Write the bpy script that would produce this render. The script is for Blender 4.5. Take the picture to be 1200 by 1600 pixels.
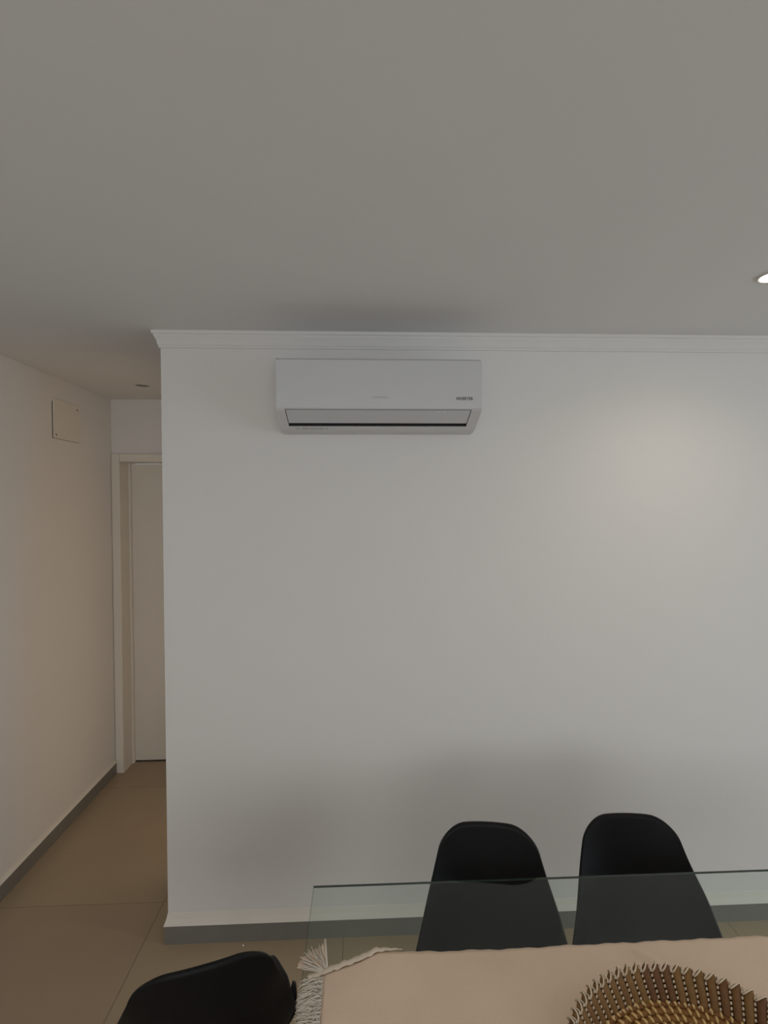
import bpy, bmesh, math, random
from mathutils import Vector, Matrix

for o in list(bpy.data.objects):
    bpy.data.objects.remove(o, do_unlink=True)
C = bpy.context.scene.collection
S = bpy.context.scene
PI = math.pi
random.seed(7)

# ------------------------------------------------------------------ camera
F_PX, YAW, PITCH, ROLL, EYE = 789.2, .0424, -.02, -.0044, 1.7417
cam_d = bpy.data.cameras.new('camera'); cam = bpy.data.objects.new('camera', cam_d); C.objects.link(cam)
cam_d.sensor_fit = 'VERTICAL'; cam_d.sensor_height = 24.0
cam_d.lens = 24.0 * F_PX / 1600.0
cam_d.clip_start = .02
fw = Vector((math.sin(YAW)*math.cos(PITCH), math.cos(YAW)*math.cos(PITCH), math.sin(PITCH)))
r0 = Vector((math.cos(YAW), -math.sin(YAW), 0)); u0 = r0.cross(fw)
rt = r0*math.cos(ROLL) + u0*math.sin(ROLL); up = -r0*math.sin(ROLL) + u0*math.cos(ROLL)
m = Matrix((rt, up, -fw)).transposed().to_4x4(); m.translation = (0, 0, EYE)
cam.matrix_world = m
S.camera = cam

# ------------------------------------------------------------------ world, lights, exposure
WALL_Y, CORNER_X, LEFT_X, CEIL = 2.0024, -.7777, -1.6007, 2.403
FRONT_Y, RIGHT_X = -3.0, 4.0
END_Y, DOOR_Y = 3.305, 3.437
WIN_X0, WIN_X1, WIN_Z0, WIN_Z1 = -1.4, 1.5, .9, 2.2        # window behind the camera
SW_Y0, SW_Y1, SW_Z0, SW_Z1 = -1.6, 1.0, .05, 2.2           # balcony door in the side wall

w = bpy.data.worlds.new('sky'); S.world = w; w.use_nodes = True
bg = w.node_tree.nodes['Background']; bg.inputs[0].default_value = (.75, .86, 1, 1); bg.inputs[1].default_value = 1.0

def area(name, loc, rot, sx, sy, power, col):
    d = bpy.data.lights.new(name, 'AREA'); d.shape = 'RECTANGLE'; d.size = sx; d.size_y = sy
    d.energy = power; d.color = col
    o = bpy.data.objects.new(name, d); C.objects.link(o); o.location = loc; o.rotation_euler = rot
    return o
# daylight through the window behind the camera and through the balcony door in the side wall
area('window_daylight', ((WIN_X0+WIN_X1)/2, FRONT_Y-.16, (WIN_Z0+WIN_Z1)/2), (PI/2, 0, 0), WIN_X1-WIN_X0, WIN_Z1-WIN_Z0, 38, (1, .97, .93))
area('balcony_daylight', (RIGHT_X+.10, (SW_Y0+SW_Y1)/2, (SW_Z0+SW_Z1)/2), (PI/2, 0, PI/2), SW_Y1-SW_Y0, SW_Z1-SW_Z0, 28, (.80, .92, 1))

S.view_settings.view_transform = 'Standard'; S.view_settings.look = 'None'
S.view_settings.exposure = 0.0; S.view_settings.gamma = 1.0
S.view_settings.use_curve_mapping = False

# ------------------------------------------------------------------ materials
def mat(name, col, rough=.6, spec=.4, noise=0, nscale=8, bump=0, bscale=60, metal=0, emit=None, estr=0, rand=0, col2=None, detail=3):
    mt = bpy.data.materials.new(name); mt.use_nodes = True
    nt = mt.node_tree; b = nt.nodes['Principled BSDF']
    b.inputs['Base Color'].default_value = (*col, 1); b.inputs['Roughness'].default_value = rough
    b.inputs['Specular IOR Level'].default_value = spec; b.inputs['Metallic'].default_value = metal
    tc = nt.nodes.new('ShaderNodeTexCoord'); last = None
    if noise:
        n = nt.nodes.new('ShaderNodeTexNoise'); n.inputs['Scale'].default_value = nscale; n.inputs['Detail'].default_value = detail
        nt.links.new(tc.outputs['Object'], n.inputs['Vector'])
        r = nt.nodes.new('ShaderNodeMix'); r.data_type = 'RGBA'
        c2 = col2 or tuple(c*(1-noise) for c in col)
        r.inputs[6].default_value = (*col, 1); r.inputs[7].default_value = (*c2, 1)
        nt.links.new(n.outputs['Fac'], r.inputs[0]); last = r.outputs[2]
    if rand:
        oi = nt.nodes.new('ShaderNodeObjectInfo'); h = nt.nodes.new('ShaderNodeHueSaturation')
        mr = nt.nodes.new('ShaderNodeMapRange'); mr.inputs['To Min'].default_value = 1-rand; mr.inputs['To Max'].default_value = 1+rand
        nt.links.new(oi.outputs['Random'], mr.inputs['Value']); nt.links.new(mr.outputs[0], h.inputs['Value'])
        mh = nt.nodes.new('ShaderNodeMapRange'); mh.inputs['To Min'].default_value = .488; mh.inputs['To Max'].default_value = .508
        nt.links.new(oi.outputs['Random'], mh.inputs['Value']); nt.links.new(mh.outputs[0], h.inputs['Hue'])
        h.inputs['Color'].default_value = (*col, 1)
        if last: nt.links.new(last, h.inputs['Color'])
        last = h.outputs[0]
    if last: nt.links.new(last, b.inputs['Base Color'])
    if bump:
        n2 = nt.nodes.new('ShaderNodeTexNoise'); n2.inputs['Scale'].default_value = bscale; n2.inputs['Detail'].default_value = 4
        nt.links.new(tc.outputs['Object'], n2.inputs['Vector'])
        bp = nt.nodes.new('ShaderNodeBump'); bp.inputs['Strength'].default_value = bump; bp.inputs['Distance'].default_value = .003
        nt.links.new(n2.outputs['Fac'], bp.inputs['Height']); nt.links.new(bp.outputs[0], b.inputs['Normal'])
    if emit:
        b.inputs['Emission Color'].default_value = (*emit, 1); b.inputs['Emission Strength'].default_value = estr
    return mt

M = {}
M['wall'] = mat('white_paint', (.79, .772, .752), .85, .2, .03, 2, .05, 160)
M['ceil'] = mat('ceiling_paint', (.78, .775, .77), .9, .1, .03, 1.5, .03, 140)
M['cream'] = mat('cream_plaster', (.80, .755, .69), .8, .2, .05, 6, .1, 120)
M['plaster'] = mat('moulding_plaster', (.77, .752, .732), .8, .2, .02, 5)
M['skirt'] = mat('grey_skirting', (.22, .205, .185), .45, .4, .18, 9, .05, 40)
M['tile'] = mat('beige_porcelain', (.44, .335, .225), .34, .4, .16, 3.2, .03, 30, rand=.03, detail=6)
M['grout'] = mat('grout', (.20, .165, .13), .9, .1, .1, 20)
M['door'] = mat('cream_lacquer', (.78, .735, .665), .5, .4, .02, 3)
M['acbody'] = mat('white_abs', (.64, .635, .635), .35, .45, .01, 3)
M['acpanel'] = mat('white_gloss_panel', (.61, .61, .62), .32, .45, .01, 3)
M['black'] = mat('black_cavity', (.006, .006, .007), .6, .3, .1, 30)
M['ink'] = mat('dark_ink', (.05, .05, .055), .5, .3, .1, 30)
M['ghost'] = mat('pale_silver_ink', (.50, .50, .50), .4, .4, .05, 30)
M['lens'] = mat('white_glint', (.95, .95, .95), .1, .6, .02, 30)  # white of the beads that stand in for glints
M['metal'] = mat('brushed_metal', (.62, .62, .62), .35, .5, .05, 40, metal=1)
M['screw'] = mat('screw_and_gap_shade', (.07, .06, .05), .5, .4, .1, 40)
M['plate'] = mat('cover_plate', (.78, .745, .69), .6, .3, .03, 8)
M['shell'] = mat('black_plastic', (.004, .004, .005), .5, .2, .06, 5)
M['wood'] = mat('beech_wood', (.55, .37, .20), .5, .3, .2, 12)
M['blackmetal'] = mat('black_metal', (.02, .02, .02), .4, .4, .05, 20)
M['chrome'] = mat('chrome', (.8, .8, .8), .12, .5, .02, 20, metal=1)
M['cloth'] = mat('woven_beige_cotton', (.78, .615, .485), .95, .05, .16, 7, .35, 420, col2=(.68, .535, .42))
M['hemm'] = mat('pale_hem', (.68, .58, .48), .95, .05, .2, 60, .6, 300)
M['thread'] = mat('off_white_thread', (.72, .66, .58), .9, .1, .15, 60)
M['reed'] = mat('brown_seagrass', (.21, .105, .036), .6, .3, .45, 90, .4, 240, rand=.2)
M['coil'] = mat('golden_brown_seagrass', (.30, .145, .035), .6, .3, .45, 70, .4, 240, rand=.12)
M['twine'] = mat('cream_twine', (.70, .58, .44), .8, .2, .2, 90)
M['dash'] = mat('straw_stitch', (.72, .50, .22), .7, .2, .2, 90)
M['bulb'] = mat('lit_bulb', (1, .95, .85), .4, .3, .02, 30, emit=(1, .86, .62), estr=45)
M['offbulb'] = mat('unlit_bulb', (.10, .095, .08), .3, .5, .1, 60)
M['ringm'] = mat('white_metal_ring', (.72, .70, .66), .4, .4, .02, 20)
M['frame'] = mat('white_window_frame', (.75, .75, .75), .4, .4, .02, 10)

def glass_mat(name, tint, gain):
    mt = bpy.data.materials.new(name); mt.use_nodes = True; nt = mt.node_tree
    for n in list(nt.nodes):
        if n.type != 'OUTPUT_MATERIAL': nt.nodes.remove(n)
    out = [n for n in nt.nodes if n.type == 'OUTPUT_MATERIAL'][0]
    tr = nt.nodes.new('ShaderNodeBsdfTransparent'); tr.inputs[0].default_value = (*tint, 1)
    cl = nt.nodes.new('ShaderNodeBsdfTransparent'); cl.inputs[0].default_value = (1, 1, 1, 1)
    gl = nt.nodes.new('ShaderNodeBsdfGlossy'); gl.inputs['Roughness'].default_value = .01; gl.inputs[0].default_value = (.96, 1, .97, 1)
    fr = nt.nodes.new('ShaderNodeFresnel'); fr.inputs[0].default_value = 1.5
    mu = nt.nodes.new('ShaderNodeMath'); mu.operation = 'MULTIPLY'; mu.use_clamp = True; mu.inputs[1].default_value = gain
    mx = nt.nodes.new('ShaderNodeMixShader'); mb = nt.nodes.new('ShaderNodeMixShader'); ge = nt.nodes.new('ShaderNodeNewGeometry')
    nt.links.new(fr.outputs[0], mu.inputs[0]); nt.links.new(mu.outputs[0], mx.inputs[0])
    nt.links.new(tr.outputs[0], mx.inputs[1]); nt.links.new(gl.outputs[0], mx.inputs[2])
    nt.links.new(ge.outputs['Backfacing'], mb.inputs[0]); nt.links.new(mx.outputs[0], mb.inputs[1]); nt.links.new(cl.outputs[0], mb.inputs[2])
    nt.links.new(mb.outputs[0], out.inputs[0])
    return mt
M['glass'] = glass_mat('clear_green_glass', (.84, .92, .89), .8)
M['edge'] = mat('polished_glass_edge', (.02, .032, .028), .12, .6, .1, 30)
M['pane'] = glass_mat('window_glass', (.95, .97, .97), 1.8)

# ------------------------------------------------------------------ mesh helpers
def obj(name, bm, material, parent=None, smooth=False, bevel=0, subsurf=0, solid=0, loc=None):
    me = bpy.data.meshes.new(name)
    bmesh.ops.recalc_face_normals(bm, faces=bm.faces)
    bm.to_mesh(me); bm.free()
    if smooth:
        for p in me.polygons: p.use_smooth = True
    me.materials.append(M[material])
    o = bpy.data.objects.new(name, me); C.objects.link(o)
    if loc: o.location = loc
    if parent: o.parent = parent
    if solid:
        md = o.modifiers.new('solid', 'SOLIDIFY'); md.thickness = solid; md.offset = 0
    if subsurf:
        md = o.modifiers.new('sub', 'SUBSURF'); md.levels = subsurf; md.render_levels = subsurf
    if bevel:
        md = o.modifiers.new('bevel', 'BEVEL'); md.width = bevel; md.segments = 3; md.limit_method = 'ANGLE'; md.angle_limit = .6
        for p in me.polygons: p.use_smooth = True
        try: me.set_sharp_from_angle(angle=.6)
        except Exception: pass
    return o
def BM(): return bmesh.new()
def box(bm, x0, x1, y0, y1, z0, z1):
    v = [bm.verts.new((x, y, z)) for z in (z0, z1) for y in (y0, y1) for x in (x0, x1)]
    for f in ((0, 1, 3, 2), (4, 6, 7, 5), (0, 4, 5, 1), (2, 3, 7, 6), (0, 2, 6, 4), (1, 5, 7, 3)):
        bm.faces.new([v[i] for i in f])
    return bm
def bx(*a): return box(BM(), *a)
def prism(bm, prof, x0, x1):
    """prof: closed list of (y, z); extruded along x"""
    a = [bm.verts.new((x0, y, z)) for y, z in prof]; b = [bm.verts.new((x1, y, z)) for y, z in prof]
    n = len(prof)
    for i in range(n):
        bm.faces.new((a[i], a[(i+1) % n], b[(i+1) % n], b[i]))
    bm.faces.new(a); bm.faces.new(b[::-1])
    return bm
def tube(bm, pts, rad, seg=8, cap=True, closed=False):
    pts = [Vector(p) for p in pts]; n = len(pts); rings = []
    prev = None
    for i, p in enumerate(pts):
        if closed: t = pts[(i+1) % n]-pts[i-1]
        else: t = pts[min(i+1, n-1)]-pts[max(i-1, 0)]
        t.normalize()
        if prev is None:
            a = t.orthogonal().normalized()
        else:
            a = prev-t*prev.dot(t); a.normalize()
        prev = a; b = t.cross(a)
        r = rad[i] if isinstance(rad, (list, tuple)) else rad
        rings.append([bm.verts.new(p+(a*math.cos(2*PI*k/seg)+b*math.sin(2*PI*k/seg))*r) for k in range(seg)])
    for i in range(n if closed else n-1):
        A, B = rings[i], rings[(i+1) % n]
        for k in range(seg):
            bm.faces.new((A[k], A[(k+1) % seg], B[(k+1) % seg], B[k]))
    if cap and not closed:
        bm.faces.new(rings[0][::-1]); bm.faces.new(rings[-1])
    return bm
def lathe(bm, prof, seg=48, closed=False):
    rings = []
    for r, z in prof:
        rings.append([bm.verts.new((r*math.cos(2*PI*k/seg), r*math.sin(2*PI*k/seg), z)) for k in range(seg)] if r > 1e-6 else [bm.verts.new((0, 0, z))])
    n = len(rings)
    for i in range(n if closed else n-1):
        A, B = rings[i], rings[(i+1) % n]
        for k in range(seg):
            k2 = (k+1) % seg
            if len(A) == 1 and len(B) == 1: continue
            if len(A) == 1: bm.faces.new((A[0], B[k], B[k2]))
            elif len(B) == 1: bm.faces.new((A[k], A[k2], B[0]))
            else: bm.faces.new((A[k], A[k2], B[k2], B[k]))
    return bm
def thing(name, label, cat, loc=(0, 0, 0), rz=0, group=None):
    o = bpy.data.objects.new(name, None); C.objects.link(o); o.empty_display_size = .1
    o.location = loc; o.rotation_euler = (0, 0, rz); o['label'] = label; o['category'] = cat
    if group: o['group'] = group
    return o
def tag(o, label, cat, group=None):
    o['label'] = label; o['category'] = cat
    if group: o['group'] = group
    return o
def struct(name, bm, material, label, cat, **k):
    o = obj(name, bm, material, **k); o['kind'] = 'structure'; o['label'] = label; o['category'] = cat
    return o
def sthing(name, label, cat):
    o = thing(name, label, cat); o['kind'] = 'structure'; return o

# ------------------------------------------------------------------ the room shell
TH = .12
struct('wall_back', bx(CORNER_X, RIGHT_X, WALL_Y, WALL_Y+TH, 0, CEIL), 'wall', 'broad plain white wall that carries the air conditioner', 'wall')
struct('wall_left', bx(LEFT_X-TH, LEFT_X, FRONT_Y, DOOR_Y+.1, 0, CEIL), 'wall', 'long white wall running into the corridor past the cover plate', 'wall')
OP0, OP1, OPZ = 2.38, 3.10, 2.05      # doorway added to let side room light into the corridor
b = BM()
box(b, CORNER_X, CORNER_X+TH, WALL_Y+TH, OP0, 0, CEIL); box(b, CORNER_X, CORNER_X+TH, OP1, DOOR_Y+.1, 0, CEIL); box(b, CORNER_X, CORNER_X+TH, OP0, OP1, OPZ, CEIL)
struct('wall_corridor', b, 'wall', 'white corridor wall with a doorway added for light, behind the broad wall corner', 'wall')
SRX = 1.5  # unseen side room, added to send warm light into the corridor
b = BM()
box(b, CORNER_X+TH, SRX+TH, DOOR_Y, DOOR_Y+.1, 0, CEIL); box(b, SRX, SRX+TH, WALL_Y+TH, DOOR_Y, 0, CEIL)
struct('wall_added_room', b, 'wall', 'white walls of an unseen side room added to light the corridor', 'wall')
b = BM()
box(b, RIGHT_X, RIGHT_X+TH, FRONT_Y, SW_Y0, 0, CEIL); box(b, RIGHT_X, RIGHT_X+TH, SW_Y1, WALL_Y+TH, 0, CEIL)
box(b, RIGHT_X, RIGHT_X+TH, SW_Y0, SW_Y1, SW_Z1, CEIL); box(b, RIGHT_X, RIGHT_X+TH, SW_Y0, SW_Y1, 0, SW_Z0)
struct('wall_right', b, 'wall', 'white side wall around the balcony door beyond the table end', 'wall')
DX0, DX1, DTOP = -1.547, -.83, 2.005
b = BM()
box(b, LEFT_X, DX0-.004, END_Y, DOOR_Y+.1, 0, CEIL)
box(b, DX1+.004, CORNER_X, END_Y, DOOR_Y+.1, 0, CEIL)
box(b, DX0-.004, DX1+.004, END_Y, DOOR_Y+.1, DTOP+.004, CEIL)
struct('wall_end', b, 'wall', 'narrow white wall at the corridor end around the door', 'wall')
b = BM()
box(b, LEFT_X, WIN_X0, FRONT_Y-.2, FRONT_Y, 0, CEIL); box(b, WIN_X1, RIGHT_X, FRONT_Y-.2, FRONT_Y, 0, CEIL)
box(b, WIN_X0, WIN_X1, FRONT_Y-.2, FRONT_Y, WIN_Z1, CEIL); box(b, WIN_X0, WIN_X1, FRONT_Y-.2, FRONT_Y, 0, WIN_Z0)
struct('wall_front', b, 'wall', 'white wall around the wide balcony window', 'wall')
struct('ceiling', bx(LEFT_X-TH, RIGHT_X+TH, FRONT_Y-.2, DOOR_Y+.1, CEIL+.0005, CEIL+.15), 'ceil', 'smooth white painted ceiling over room and corridor', 'ceiling')
# floor: grout bed with porcelain tiles
floor = struct('floor', bx(LEFT_X-TH, RIGHT_X+TH, FRONT_Y-.2, DOOR_Y+.1, -.12, -.0012), 'grout', 'large beige porcelain floor tiles with thin joints', 'floor')
TX, TY, GX, GY = .79, .91, -.875, 2.21
def tile(x0, x1, y0, y1):
    if x1-x0 < .012 or y1-y0 < .012: return
    b = bx(-(x1-x0)/2, (x1-x0)/2, -(y1-y0)/2, (y1-y0)/2, -.006, 0)
    obj('tile', b, 'tile', floor, loc=((x0+x1)/2, (y0+y1)/2, 0))
for i in range(-1, 6):
    x0 = GX+TX*i; x1 = x0+TX
    for j in range(-6, 2):
        y0 = GY+TY*j; y1 = y0+TY
        a0, a1, c0, c1 = x0+.0012, x1-.0012, y0+.0012, y1-.0012
        # corridor columns run on past the broad wall
        if a0 < CORNER_X:
            if a1 <= CORNER_X:
                tile(max(a0, LEFT_X), a1, max(c0, FRONT_Y), min(c1, DOOR_Y+.02))
            else:
                tile(a0, a1, max(c0, FRONT_Y), min(c1, WALL_Y))
                tile(a0, CORNER_X, max(c0, WALL_Y), min(c1, DOOR_Y+.02))
        else:
            tile(a0, min(a1, RIGHT_X), max(c0, FRONT_Y), min(c1, WALL_Y))

for i in range(0, 4):
    for j in range(0, 2):
        tile(max(GX+TX*i+.0012, CORNER_X+.001), min(GX+TX*(i+1)-.0012, SRX), max(GY+TY*j+.0012, WALL_Y+TH), min(GY+TY*(j+1)-.0012, DOOR_Y))

# skirting: grey tile with a flared cream plaster bead above it
SKH, SKD = .074, .011
def skirting(name, label, bm, cap):
    o = struct(name, bm, 'skirt', label, 'skirting'); c = obj('plaster_bead', cap, 'cream', o)
    c['label'] = 'cream flared plaster bead above the grey skirting'
# back wall piece with return round the corridor corner
def sk_run(path, prof_fn):
    """path: list of (x, y) with outward offset list; prof: list of (d, z) swept with mitre"""
    b = BM(); rings = []
    for (x, y, ox, oy) in path:
        rings.append([b.verts.new((x+ox*d, y+oy*d, z)) for d, z in prof_fn])
    n = len(prof_fn)
    for A, B in zip(rings[:-1], rings[1:]):
        for k in range(n): b.faces.new((A[k], A[(k+1) % n], B[(k+1) % n], B[k]))
    b.faces.new(rings[0]); b.faces.new(rings[-1][::-1])
    return b
PB = [(0, 0), (SKD, 0), (SKD, SKH), (0, SKH)]
PC = [(0, SKH), (SKD+.003, SKH), (SKD+.002, SKH+.003), (.006, SKH+.022), (.0015, SKH+.042), (0, SKH+.045)]
path = [(RIGHT_X, WALL_Y, 0, -1), (CORNER_X, WALL_Y, -1, -1), (CORNER_X, OP0, -1, 0)]
skirting('baseboard_back', 'grey skirting tiles along the foot of the broad white wall', sk_run(path, PB), sk_run(path, PC))
PC = [(0, SKH), (SKD+.002, SKH), (SKD+.001, SKH+.002), (.004, SKH+.010), (.001, SKH+.018), (0, SKH+.020)]
path = [(LEFT_X, FRONT_Y, 1, 0), (LEFT_X, END_Y-.02, 1, 0)]
skirting('baseboard_left', 'grey skirting tiles along the foot of the corridor side wall', sk_run(path, PB), sk_run(path, PC))
path = [(RIGHT_X, SW_Y1+.02, -1, 0), (RIGHT_X, WALL_Y-.02, -1, 0)]
skirting('baseboard_right', 'grey skirting tiles along the foot of the side wall by the table end', sk_run(path, PB), sk_run(path, PC))
# crown moulding with stepped ogee, mitred round the corridor corner
CB = CEIL-.062
CR = [(0, CB), (.006, CB), (.0065, CB+.008), (.0095, CB+.011), (.0105, CB+.022), (.014, CB+.032), (.019, CB+.040), (.021, CB+.048), (.0255, CB+.050), (.027, CEIL), (0, CEIL)]
path = [(RIGHT_X, WALL_Y, 0, -1), (CORNER_X, WALL_Y, -1, -1), (CORNER_X, END_Y, -1, 0)]
struct('trim_1', sk_run(path, CR), 'plaster', 'white stepped crown moulding above the broad wall', 'moulding')

# corridor door
d1 = sthing('door_1', 'closed cream flush door at the end of the corridor', 'door')
d1.location = ((DX0+DX1)/2, DOOR_Y, 0); ox, oy = d1.location.x, d1.location.y
def dbx(x0, x1, y0, y1, z0, z1): return bx(x0-ox, x1-ox, y0-oy, y1-oy, z0, z1)
leaf = obj('door_leaf', dbx(DX0+.003, DX1-.003, DOOR_Y, DOOR_Y+.04, .008, DTOP-.004), 'door', d1, bevel=.002)
b = BM()
box(b, -.115, -.065, -.012, 0, 1.0, 1.16)
obj('handle_plate', bx(DX1-.09-ox, DX1-.05-ox, -.008, 0, .95, 1.17), 'metal', leaf, bevel=.003)
hb = BM(); tube(hb, [(DX1-.07-ox, -.006, 1.05), (DX1-.07-ox, -.05, 1.05), (DX1-.085-ox, -.055, 1.05), (DX1-.19-ox, -.055, 1.05)], .009, 10)
obj('handle', hb, 'metal', leaf, smooth=True)
JT = .012
obj('jamb', dbx(DX0-.004, DX0, END_Y, DOOR_Y+.04, 0, DTOP), 'door', d1)
obj('jamb', dbx(DX1, DX1+.004, END_Y, DOOR_Y+.04, 0, DTOP), 'door', d1)
obj('head_jamb', dbx(DX0-.004, DX1+.004, END_Y, DOOR_Y+.04, DTOP, DTOP+.004), 'door', d1)
obj('casing', dbx(LEFT_X+.002, DX0, END_Y-.014, END_Y, 0, DTOP+.05), 'door', d1, bevel=.004)
obj('casing', dbx(DX1, CORNER_X-.002, END_Y-.014, END_Y, 0, DTOP+.05), 'door', d1, bevel=.004)
obj('head_casing', dbx(DX0+.0005, DX1-.0005, END_Y-.014, END_Y, DTOP, DTOP+.05), 'door', d1, bevel=.004)
obj('door_stop', dbx(DX0, DX0+.012, DOOR_Y-.022, DOOR_Y-.001, 0, DTOP), 'door', d1)
obj('threshold', dbx(DX0, DX1, DOOR_Y-.001, DOOR_Y+.04, 0, .003), 'blackmetal', d1)

# window behind the camera, balcony door in the side wall: sliding sashes
def sliding(name, label, loc, rz, WW, WH):
    w1 = sthing(name, label, 'window'); w1.location = loc; w1.rotation_euler = (0, 0, rz)
    for k in range(2):
        x0 = -WW/2+k*WW/2; x1 = x0+WW/2; b = BM(); t = .05; yy = .02*k
        box(b, x0, x0+t, -.03+yy, .0+yy, 0, WH); box(b, x1-t, x1, -.03+yy, .0+yy, 0, WH)
        box(b, x0+t, x1-t, -.03+yy, yy, 0, t); box(b, x0+t, x1-t, -.03+yy, yy, WH-t, WH)
        fr = obj('sash', b, 'frame', w1)
        obj('pane', bx(x0+t, x1-t, -.018+yy, -.012+yy, t, WH-t), 'pane', fr)
sliding('window_1', 'wide sliding window with white frame above a sill', ((WIN_X0+WIN_X1)/2, FRONT_Y-.06, WIN_Z0), 0, WIN_X1-WIN_X0, WIN_Z1-WIN_Z0)
sliding('window_2', 'tall sliding balcony door with white frame', (RIGHT_X+.05, (SW_Y0+SW_Y1)/2, SW_Z0), PI/2, SW_Y1-SW_Y0, SW_Z1-SW_Z0)

# ------------------------------------------------------------------ air conditioner
AX0, AX1 = -.304, .428
ac = thing('air_conditioner', 'white split air conditioner mounted high on the broad white wall', 'air conditioner', ((AX0+AX1)/2, WALL_Y, 2.006))
axc = ac.location.x
def AP(l): return [(y-WALL_Y, z-2.006) for y, z in l]
W_ = WALL_Y
full = AP([(W_, 2.256), (1.835, 2.256), (1.812, 2.252), (1.803, 2.243), (1.800, 2.23), (1.800, 2.067), (1.812, 2.0605), (1.84, 2.0475), (1.88, 2.0295), (1.915, 2.014), (1.945, 2.008), (W_, 2.008)])
cent = AP([(W_, 2.256), (1.835, 2.256), (1.812, 2.252), (1.803, 2.243), (1.800, 2.23), (1.800, 2.072), (1.84, 2.072), (1.90, 2.055), (1.905, 2.03), (1.892, 2.0238), (1.915, 2.014), (1.945, 2.008), (W_, 2.008)])
FX0, FX1 = -.269-axc, .389-axc
b = BM(); prism(b, full, AX0-axc, FX0-.0025); prism(b, full, FX1+.0025, AX1-axc); prism(b, cent, FX0-.0025, FX1+.0025)
body = obj('body', b, 'acbody', ac)
b = BM(); prism(b, AP([(1.803, 2.0715), (1.84, 2.0715), (1.899, 2.0545), (1.9035, 2.031), (1.8935, 2.0262), (1.890, 2.036), (1.85, 2.058), (1.803, 2.069)]), FX0-.002, FX1+.002)
obj('air_outlet', b, 'black', ac)['label'] = 'black air outlet slot below the flap'
b = BM(); prism(b, AP([(1.798, 2.2475), (1.7925, 2.242), (1.7915, 2.16), (1.7925, 2.074), (1.7965, 2.0695), (1.7995, 2.0695), (1.7995, 2.2475)]), AX0-axc+.0025, AX1-axc-.0025)
panel = obj('front_panel', b, 'acpanel', ac, bevel=.0015)
b = BM(); fl = [(1.8025, 2.0665), (1.815, 2.0605), (1.84, 2.0495), (1.862, 2.0402), (1.8785, 2.0335)]
prism(b, AP(fl+[(y+.001, z+.0035) for y, z in fl[::-1]]), FX0, FX1)
flap = obj('louvre_flap', b, 'acpanel', ac)
def lettering(name, text, size, x, y, z, material, parent, extr=.0002, sx=1.0):
    cu = bpy.data.curves.new(name, 'FONT'); cu.body = text; cu.size = size; cu.extrude = extr; cu.align_x = 'CENTER'; cu.align_y = 'CENTER'
    cu.resolution_u = 3; cu.offset = .0004*size/.02
    t = bpy.data.objects.new('tmp', cu); C.objects.link(t)
    bpy.context.view_layer.update()
    me = bpy.data.meshes.new_from_object(t.evaluated_get(bpy.context.evaluated_depsgraph_get()))
    bpy.data.objects.remove(t, do_unlink=True); me.name = name
    me.materials.clear(); me.materials.append(M[material])
    o = bpy.data.objects.new(name, me); C.objects.link(o); o.parent = parent
    o.location = (x, y, z); o.rotation_euler = (PI/2, 0, 0); o.scale = (sx, 1, 1)
    return o
l1 = lettering('lettering', 'INVERTER', .0145, .3655-axc, 1.7919-W_, 2.1075-2.006, 'ink', panel, sx=.93)
l1['label'] = 'small dark word INVERTER'
# faint grey maker's mark whose letters cannot be read: a row of pale bars
b = BM()
for k in range(6):
    x = .0385+k*.0095; box(b, x-axc, x+.007-axc, 1.7908-W_, 1.7917-W_, 2.1085-2.006, 2.114-2.006)
obj('faint_mark', b, 'ghost', panel)['label'] = 'faint pale grey mark in the panel middle'
# grey printed line on the chin below the slot
b = BM()
for k, (xa, xb) in enumerate(((-.245, -.235), (-.225, -.20), (-.197, -.17), (-.167, -.143), (-.135, -.128))):
    prism(b, AP([(1.9015, 2.0192), (1.912, 2.0147), (1.9118, 2.0143), (1.9013, 2.0188)]), xa-axc, xb-axc)
obj('printed_strip', b, 'ghost', body)['label'] = 'faint grey printed line under the slot'
for x in (.274, .295):  # white beads standing in for two glints on the flap
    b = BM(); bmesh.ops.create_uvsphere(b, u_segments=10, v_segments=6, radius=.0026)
    o = obj('flap_glint', b, 'lens', flap, smooth=True); o.location = (x-axc, 1.8085-W_, 2.0632-2.006)
# intake slats across the top of the body
b = BM()
for k in range(22):
    x = AX0-axc+.03+k*(AX1-AX0-.06)/21; box(b, x-.004, x+.004, 1.85-W_, 1.98-W_, .2495, .2525)
obj('intake_grille', b, 'acbody', body)

# ------------------------------------------------------------------ recessed downlights
def downlight(x, y, lit, label, rad=.043):
    t = thing('downlight', label, 'downlight', (x, y, CEIL), 0)
    b = BM(); lathe(b, [(rad*.80, .0), (rad*.82, -.0035), (rad*.93, -.005), (rad, -.0035), (rad*1.01, 0.0), (rad*.9, .0003)], 48, True)
    obj('ring', b, 'ringm', t, smooth=True)
    b = BM(); lathe(b, [(0, -.0005), (rad*.5, -.0012), (rad*.79, -.0006)], 40)
    bmesh.ops.recalc_face_normals(b, faces=b.faces)
    obj('lamp', b, 'bulb' if lit else 'offbulb', t, smooth=True)
    return t
def lit_downlight(x, y, power, label, cone=150):
    dl = downlight(x, y, True, label)
    sd = bpy.data.lights.new('downlight_beam', 'SPOT'); sd.energy = power; sd.color = (1, .86, .69); sd.spot_size = math.radians(cone); sd.spot_blend = 1.0; sd.shadow_soft_size = .03
    so = bpy.data.objects.new('downlight_beam', sd); C.objects.link(so); so.parent = dl; so.location = (0, 0, -.012)
lit_downlight(1.216, 1.452, 8.5, 'lit round downlight recessed in the ceiling beside the broad wall')
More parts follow.
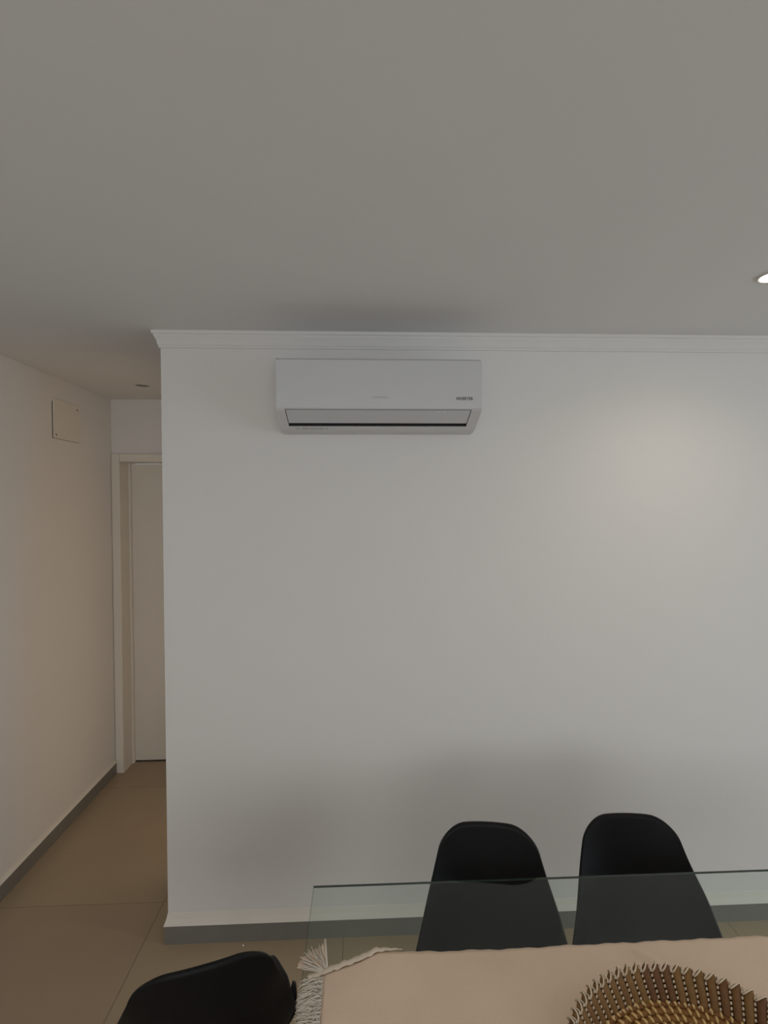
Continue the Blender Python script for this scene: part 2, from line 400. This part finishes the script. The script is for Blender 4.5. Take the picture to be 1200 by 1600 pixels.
for x, y, e, c, lab in ((-1.2, .3, 9, 150, 'added unseen downlight giving warm fill over the way to the corridor'), (.5, .25, 6, 150, 'added unseen downlight giving warm fill over the table edge'),  # unseen lamps added as warm fill for room and table
                        (2.7, .4, 6, 150, 'added unseen downlight giving warm fill near the balcony door'),
                        (1.0, 2.5, 225, 75, 'added downlight in the unseen side room, nearer the broad wall'), (1.0, 3.1, 225, 75, 'added downlight in the unseen side room, away from the broad wall')):  # side room lamps added to brighten the corridor through the doorway
    lit_downlight(x, y, e, lab, cone=c)
downlight(-1.234, 2.907, False, 'unlit round downlight recessed in the corridor ceiling')

# ------------------------------------------------------------------ junction box cover on the left wall
jc = thing('cover_plate', 'square cream junction box cover screwed high on the corridor side wall', 'cover plate', (LEFT_X, 2.812, 2.082))
pl = obj('plate', bx(0.0, .007, -.119, .119, 0, .208), 'plate', jc, bevel=.0025)
obj('gap', bx(0, .002, -.1225, .119, -.002, .19), 'screw', jc)['label'] = 'dark strip painted as the shade along the plate edge'  # dark strip drawn as the shade behind the plate edge
for y, z in ((-.100, .018), (.098, .180)):
    b = BM(); lathe(b, [(0, .0015), (.004, .0012), (.0055, 0)], 12)
    o = obj('screw', b, 'screw', pl, smooth=True, loc=(.0072, y, z)); o.rotation_euler = (0, PI/2, 0)

# ------------------------------------------------------------------ shell chairs
def spline(K, t):
    n = len(K)-1; s = min(max(t*n, 0), n-1e-9); i = int(s); u = s-i
    vec = isinstance(K[0], tuple)
    g = lambda j: (Vector(K[j]) if vec else K[j])
    a = g(i-1) if i > 0 else g(0)*2-g(1)
    bb, c = g(i), g(i+1)
    d = g(i+2) if i+2 <= n else g(n)*2-g(n-1)
    return (bb*2+(c-a)*u+(a*2-bb*5+c*4-d)*u*u+(bb*3-a-c*3+d)*u**3)*.5
REC, TOPZ, BKX = .044, .836, -.191
KP = [(.21, .425), (.17, .440), (.05, .425), (-.08, .420), (-.155, .445), (BKX, .52), (BKX-REC*.4, .64), (BKX-REC*.72, .735), (BKX-REC, TOPZ)]
KW = [.16, .185, .20, .204, .206, .205, .175, .147, .12]
KC = [.0, .007, .081, .10, .165, .115, .082, .04, .015]
def shell_bm(nv=60, nu=32):
    b = BM(); rows = []
    for i in range(nv+1):
        row = []
        for j in range(nu+1):
            u = math.sin(-PI/2+PI*j/nu)
            drop = .055*(1-math.sqrt(max(0, 1-(max(0, abs(u)-.5)/.5)**2)))+.006*u*u
            v = i/nv; s = min(max((v-.6)/.4, 0), 1); s = s*s*(3-2*s)
            v -= drop/.101*.125*s
            p = spline(KP, v); e = .001
            t = spline(KP, min(v+e, 1))-spline(KP, max(v-e, 0)); t.normalize()
            q = p+Vector((t.y, -t.x))*(spline(KC, v)*abs(u)**2.3)
            row.append(b.verts.new((q.x, spline(KW, v)*u, q.y-(.018*(1-v/.14)**2 if v < .14 else 0))))
        rows.append(row)
    for A, B in zip(rows[:-1], rows[1:]):
        for k in range(nu): b.faces.new((A[k], A[k+1], B[k+1], B[k]))
    return b
def make_chair(label):
    t = thing('shell_chair', label, 'chair')
    sh = obj('shell', shell_bm(), 'shell', t, smooth=True, solid=.007)
    # rolled rim
    for sx, sy in ((1, 1), (1, -1), (-1, 1), (-1, -1)):
        top = Vector((.105*sx-.02, .10*sy, .398)); ft = Vector((.205*sx-.03, .205*sy, 0))
        b = BM(); tube(b, [top, top.lerp(ft, .5), ft], [.0135, .0125, .0095], 12)
        obj('leg', b, 'wood', t, smooth=True)
    b = BM()
    def at(sx, sy, f): return Vector((.105*sx-.02, .10*sy, .398)).lerp(Vector((.205*sx-.03, .205*sy, 0)), f)
    tube(b, [at(1, 1, .12), at(-1, -1, .55)], .0035, 8); tube(b, [at(1, -1, .12), at(-1, 1, .55)], .0035, 8)
    tube(b, [at(-1, 1, .12), at(1, -1, .55)], .0035, 8); tube(b, [at(-1, -1, .12), at(1, 1, .55)], .0035, 8)
    obj('brace', b, 'blackmetal', t, smooth=True)
    b = BM(); box(b, -.125, .105, -.11, -.085, .396, .408); box(b, -.125, .105, .085, .11, .396, .408); box(b, -.035, -.005, -.085, .085, .396, .408)
    obj('mount', b, 'blackmetal', t)
    return t
def copy_tree(o, label, loc, rz):
    c = o.copy(); C.objects.link(c); c['label'] = label; c.location = loc; c.rotation_euler = (0, 0, rz)
    for ch in list(o.children):
        k = ch.copy(); C.objects.link(k); k.parent = c
    return c
G = 'black shell chairs around the glass table'
ch0 = make_chair('black plastic shell chair between the table and wall, under the air conditioner\'s end'); ch0['group'] = G
ch0.location = (.317, 1.163, 0); ch0.rotation_euler = (0, 0, -1.70)
copy_tree(ch0, 'black plastic shell chair between the table and wall, nearer the lit downlight', (.742, 1.181, 0), -1.645)
copy_tree(ch0, 'black plastic shell chair off the table end, with its back to the window', (-.384, 1.209, 0), 1.86)
ch0['label'] = 'black plastic shell chair between the table and wall, below the air conditioner'

# ------------------------------------------------------------------ glass table
TBX0, TBX1, TBY0, TBY1, TBZ = -.1316, 1.47, .395, 1.2934, .75
tb = thing('dining_table', 'clear glass dining table under a beige cloth', 'table', ((TBX0+TBX1)/2, (TBY0+TBY1)/2, 0))
tx, ty = tb.location.x, tb.location.y
hx, hy = (TBX1-TBX0)/2, (TBY1-TBY0)/2
top = obj('glass_top', bx(-hx+.0004, hx-.0004, -hy+.0004, hy-.0004, TBZ-.006, TBZ), 'glass', tb)
b = BM()
for (x0, x1, y0, y1) in ((-hx, hx, -hy, -hy+.0004), (-hx, hx, hy-.0004, hy), (-hx, -hx+.0004, -hy+.0004, hy-.0004), (hx-.0004, hx, -hy+.0004, hy-.0004)):
    box(b, x0, x1, y0, y1, TBZ-.0058, TBZ-.0002)
obj('polished_edge', b, 'edge', top)['label'] = 'dark green polished glass edge'
for sx in (-1, 1):
    for sy in (-1, 1):
        x = sx*(hx-.12); y = sy*(hy-.30)
        b = BM(); tube(b, [(x, y, .738), (x, y, 0)], [.022, .022], 20); obj('leg', b, 'chrome', tb, smooth=True)
        b = BM(); lathe(b, [(0, .744), (.04, .744), (.04, .738), (.022, .734), (0, .734)], 24); o = obj('leg_cap', b, 'chrome', tb, smooth=True); o.location = (x, y, 0)

# ------------------------------------------------------------------ cloth with fringe
CZ = TBZ+.0012
cl = thing('tablecloth', 'beige woven cotton cloth with white fringe lying on the glass table', 'tablecloth', (.6, .8, CZ))
def far_edge(x):
    pts = [(-.125, 1.026), (-.119, 1.029), (-.074, 1.049), (-.014, 1.071), (.028, 1.091), (.07, 1.0905), (.119, 1.087), (.325, 1.083), (.617, 1.0885), (.914, 1.089), (1.3, 1.089), (1.5, 1.089)]
    for (x0, y0), (x1, y1) in zip(pts[:-1], pts[1:]):
        if x <= x1: return y0+(y1-y0)*(x-x0)/(x1-x0)
    return pts[-1][1]
def wr(x, y):
    # soft creases of the cotton
    z = .0012*math.sin(9*x+4*y)+.0010*math.sin(17*x-11*y+1)+.0008*math.sin(31*x+23*y)
    d = (x-.62)*.80+(y-1.03)*.6+.0; z += .007*math.exp(-(d/.006)**2)*math.exp(-((y-1.055)/.035)**2)
    d = (x-.96)*.9+(y-.95)*.5; z += .003*math.exp(-(d/.012)**2)
    for cx in (.06, .16, .30, .45): z += .0012*math.exp(-((x-cx+.03*math.sin(7*y))/.008)**2)
    z += .0016*math.sin(14*x+6*math.sin(5*y))*math.sin(11*y+3*x) if x < .30 or y > .98 else 0
    return max(z+.004, .0006)
b = BM(); NX, NY = 150, 70; X0, X1, Y0 = -.088, 1.38, .46
rows = []
for i in range(NX+1):
    x = X0+(X1-X0)*i/NX; fe = far_edge(x)
    row = []
    for j in range(NY+1):
        s = j/NY; y = Y0+(fe-Y0)*s
        xx = x+(.004*math.sin(30*y)+.002*math.sin(77*y) if i == 0 else 0)
        yy = y+(.0012*math.sin(60*x)+.0008*math.sin(143*x) if j == NY else 0)
        e = min(1, (1-s)*14, i/3)
        row.append(b.verts.new((xx-.6, yy-.8, wr(x, y)*(.35+.65*e))))
    rows.append(row)
for A, B in zip(rows[:-1], rows[1:]):
    for k in range(NY): b.faces.new((A[k], B[k], B[k+1], A[k+1]))
obj('cloth', b, 'cloth', cl, smooth=True, solid=.0012)
# rolled hem along the turned-in far corner
b = BM(); pts = []; rad = []
for k in range(44):
    x = -.118+.20*k/43
    pts.append((x-.6, far_edge(x)-.8+.0015+.0012*math.sin(k*1.3), .0052+.001*math.sin(k*.9)))
    rad.append((.0062+.0009*math.sin(k*2.1))*(1 if x < .02 else max(.2, 1-(x-.02)/.07)))
tube(b, pts, rad, 8)
for v in b.verts: v.co.z = .0052+(v.co.z-.0052)*.55
obj('hem', b, 'hemm', cl, smooth=True)['label'] = 'pale rolled hem at the cloth corner'
# fringe strands
b = BM()
rnd = random.Random(3)
y = .47
while y < 1.028:
    n = 6; L = .045+rnd.uniform(-.004, .006); ph = rnd.uniform(0, 6.3); dy = .010*math.sin(y*55)+rnd.uniform(-.008, .008); amp = rnd.uniform(.001, .005)
    pts = []
    for k in range(n):
        s = k/(n-1); x = -.086-L*s
        z = .004+.0025*math.sin(ph+s*5)+.0015
        if x < TBX0-.002: z -= (TBX0-.002-x)*1.2
        pts.append((x-.6, y-.8+dy*s+amp*math.sin(ph+s*7), max(z, .0012) if x > TBX0 else z))
    r_ = rnd.uniform(.0006, .0013)
    tube(b, pts, [r_]*(n-1)+[r_*.5], 5)
    y += rnd.uniform(.0007, .0019)
# knots where strands meet, as a looser net line
for off in (-.012, -.024):
    pts = [(-.086+off-.6+.003*math.sin(k*1.9+off*90), .47+k*.0095-.8, .0055+.0012*math.sin(k*2.3)) for k in range(59)]
    tube(b, pts, .0009, 5)
fo = obj('fringe', b, 'thread', cl, smooth=True); fo['kind'] = 'stuff'; fo['label'] = 'white knotted thread fringe'
# corner fan of the cloth turned back on the glass
b = BM(); base = Vector((-.078, 1.043)); rows = []
NA, NR = 26, 8
for i in range(NA+1):
    a = math.radians(101+(168-101)*i/NA); row = []
    R_ = .063-.004*math.cos(i/NA*PI)+.002*math.sin(i*2.7)
    if i < 3: R_ += .004
    for j in range(NR+1):
        s = j/NR; r_ = .006+(R_-.006)*s
        z = .003+.004*s+.0022*math.sin(i*1.15)*s+(.006*s*(1-i/5) if i < 5 else 0)
        row.append(b.verts.new((base.x+r_*math.cos(a)-.6, base.y+r_*math.sin(a)-.8, z)))
    rows.append(row)
for A, B in zip(rows[:-1], rows[1:]):
    for k in range(NR): b.faces.new((A[k], B[k], B[k+1], A[k+1]))
obj('corner_fold', b, 'cloth', cl, smooth=True, solid=.0012)
b = BM()
for i in range(34):
    a = math.radians(99+(176-99)*i/33+rnd.uniform(-1, 1)); R_ = .060+rnd.uniform(-.006, .008)
    if i > 26: R_ *= .93
    s0 = rnd.choice((.0, .0, .5)); pts = []
    for k in range(4):
        s = s0+(1-s0)*k/3; r_ = .008+(R_-.008)*s; a2 = a+.05*math.sin(i+s*4)
        pts.append((base.x+r_*math.cos(a2)-.6, base.y+r_*math.sin(a2)-.8, .005+.0045*s+.003*math.sin(i*1.7)*s+.0016))
    tube(b, pts, rnd.uniform(.0006, .0011), 5)
for k in range(3):
    pts = [(base.x+(.01+.058*s)*math.cos(math.radians(100-k))-.6, base.y+(.01+.058*s)*math.sin(math.radians(100-k))-.8, .007+.010*s) for s in (0, .33, .66, 1)]
    tube(b, pts, .0014, 6)
fo = obj('corner_fringe', b, 'thread', cl, smooth=True); fo['kind'] = 'stuff'; fo['label'] = 'fanned white fringe at the cloth corner'

# ------------------------------------------------------------------ woven basket
BX, BY, BZ = .562, .722, CZ+.0145
bk = thing('woven_basket', 'round brown seagrass basket with cream stitched ribs on the cloth', 'basket', (BX, BY, BZ))
R0_, R1_, Z0_, Z1_ = .213, .243, .004, .051
b = BM(); lathe(b, [(R0_+.002, -.002), (R0_+.012, -.003), (R1_+.006, Z1_-.014), (R1_+.003, Z1_-.010), (R1_-.003, Z1_-.014), (R0_+.004, .004)], 96, True)
obj('wall_core', b, 'reed', bk, smooth=True)
NC = 15; b = None
for k in range(NC):
    r = .0075+k*(R0_-.009)/(NC-1)
    b = BM(); n = max(14, int(20+r*240))
    pts = [(r*math.cos(2*PI*i/n), r*math.sin(2*PI*i/n), .0015) for i in range(n)]
    tube(b, pts, .0076, 7, closed=True)
    obj('coil', b, 'coil', bk, smooth=True)
# straw stitches over the coils
b = BM()
for k in range(NC):
    r = .0075+k*(R0_-.009)/(NC-1); n = max(4, int(2*PI*r/.0155))
    for i in range(n):
        a = 2*PI*(i+(k % 2)*.5+rnd.uniform(-.08, .08))/n; da = .0016/r if r > .02 else .08
        pts = []
        for s in (-1, -.4, .4, 1):
            rr = r+s*.0062; aa = a+da*s
            pts.append((rr*math.cos(aa), rr*math.sin(aa), .0015+.0082*math.cos(s*.9)))
        tube(b, pts, [.0016, .0027, .0027, .0016], 6)
st = obj('stitching', b, 'dash', bk, smooth=True); st['kind'] = 'stuff'; st['label'] = 'straw coloured stitches on the base coils'
# ribs of the wall, shared meshes
NR_ = 75; pitch = 2*PI*R1_/NR_
def wall_pt(s, off, tang):     # s 0..1 up the inside of the wall
    r = R0_+(R1_-R0_)*s; z = Z0_+(Z1_-Z0_)*s
    nx, nz = -.86, .51
    return Vector((r+nx*off, tang, z+nz*off))
def rib_bm():
    b = BM(); rings = []
    prof = [(-.02, .6), (.15, .95), (.4, 1), (.65, 1), (.82, .97), (.92, .86), (1.0, .62), (1.06, .25)]
    for s, wd in prof:
        lean = .006*(s-.5); hw = .0084*wd*(1+.15*(s-.5)); ring = []
        for k in range(8):
            a = 2*PI*k/8; ring.append(b.verts.new(wall_pt(s, .001+.0062*wd*math.cos(a), lean+hw*math.sin(a)-(.004*max(0, s-.85)/.2))))
        rings.append(ring)
    for A, B in zip(rings[:-1], rings[1:]):
        for k in range(8): b.faces.new((A[k], A[(k+1) % 8], B[(k+1) % 8], B[k]))
    b.faces.new(rings[0]); b.faces.new(rings[-1])
    # outer face of the same bundle
    return b
def twine_bm():
    b = BM()
    for k in range(7):
        s = .04+.14*k; lean = .006*(s-.5)+pitch/2
        c = wall_pt(s, .0042, lean*(.9+.1*s)); tmp = bmesh.ops.create_icosphere(b, subdivisions=1, radius=.0026)
        for v in tmp['verts']: v.co = Vector((v.co.x*.8, v.co.y*.85, v.co.z*1.5))+c
    # thread climbing over the neighbouring tip
    p = [wall_pt(.84, .0055, pitch/2+.001), wall_pt(.93, .0085, pitch/2-.0035), wall_pt(1.03, .0068, pitch/2-.0085), wall_pt(1.10, .001, pitch/2-.0125), wall_pt(1.04, -.007, pitch/2-.014)]
    tube(b, p, .0016, 5)
    p = [wall_pt(.90, .005, pitch/2), wall_pt(1.0, .001, pitch/2+.001), wall_pt(.99, -.008, pitch/2+.002), wall_pt(.3, -.016, pitch/2)]
    tube(b, p, .0014, 5)
    return b
rib0 = obj('rib', rib_bm(), 'reed', bk, smooth=True); tw0 = obj('twine', twine_bm(), 'twine', bk, smooth=True)
for i in range(1, NR_):
    for o in (rib0, tw0):
        c = o.copy(); C.objects.link(c); c.rotation_euler = (0, 0, 2*PI*i/NR_)

# ------------------------------------------------------------------ white bead standing in for a glint on the floor
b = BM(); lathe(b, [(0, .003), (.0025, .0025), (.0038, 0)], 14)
tag(obj('floor_glint', b, 'lens', smooth=True, loc=(-.478, 1.974, 0)), 'tiny white bead standing in for a glint on the floor tile beside the grey skirting', 'glint')
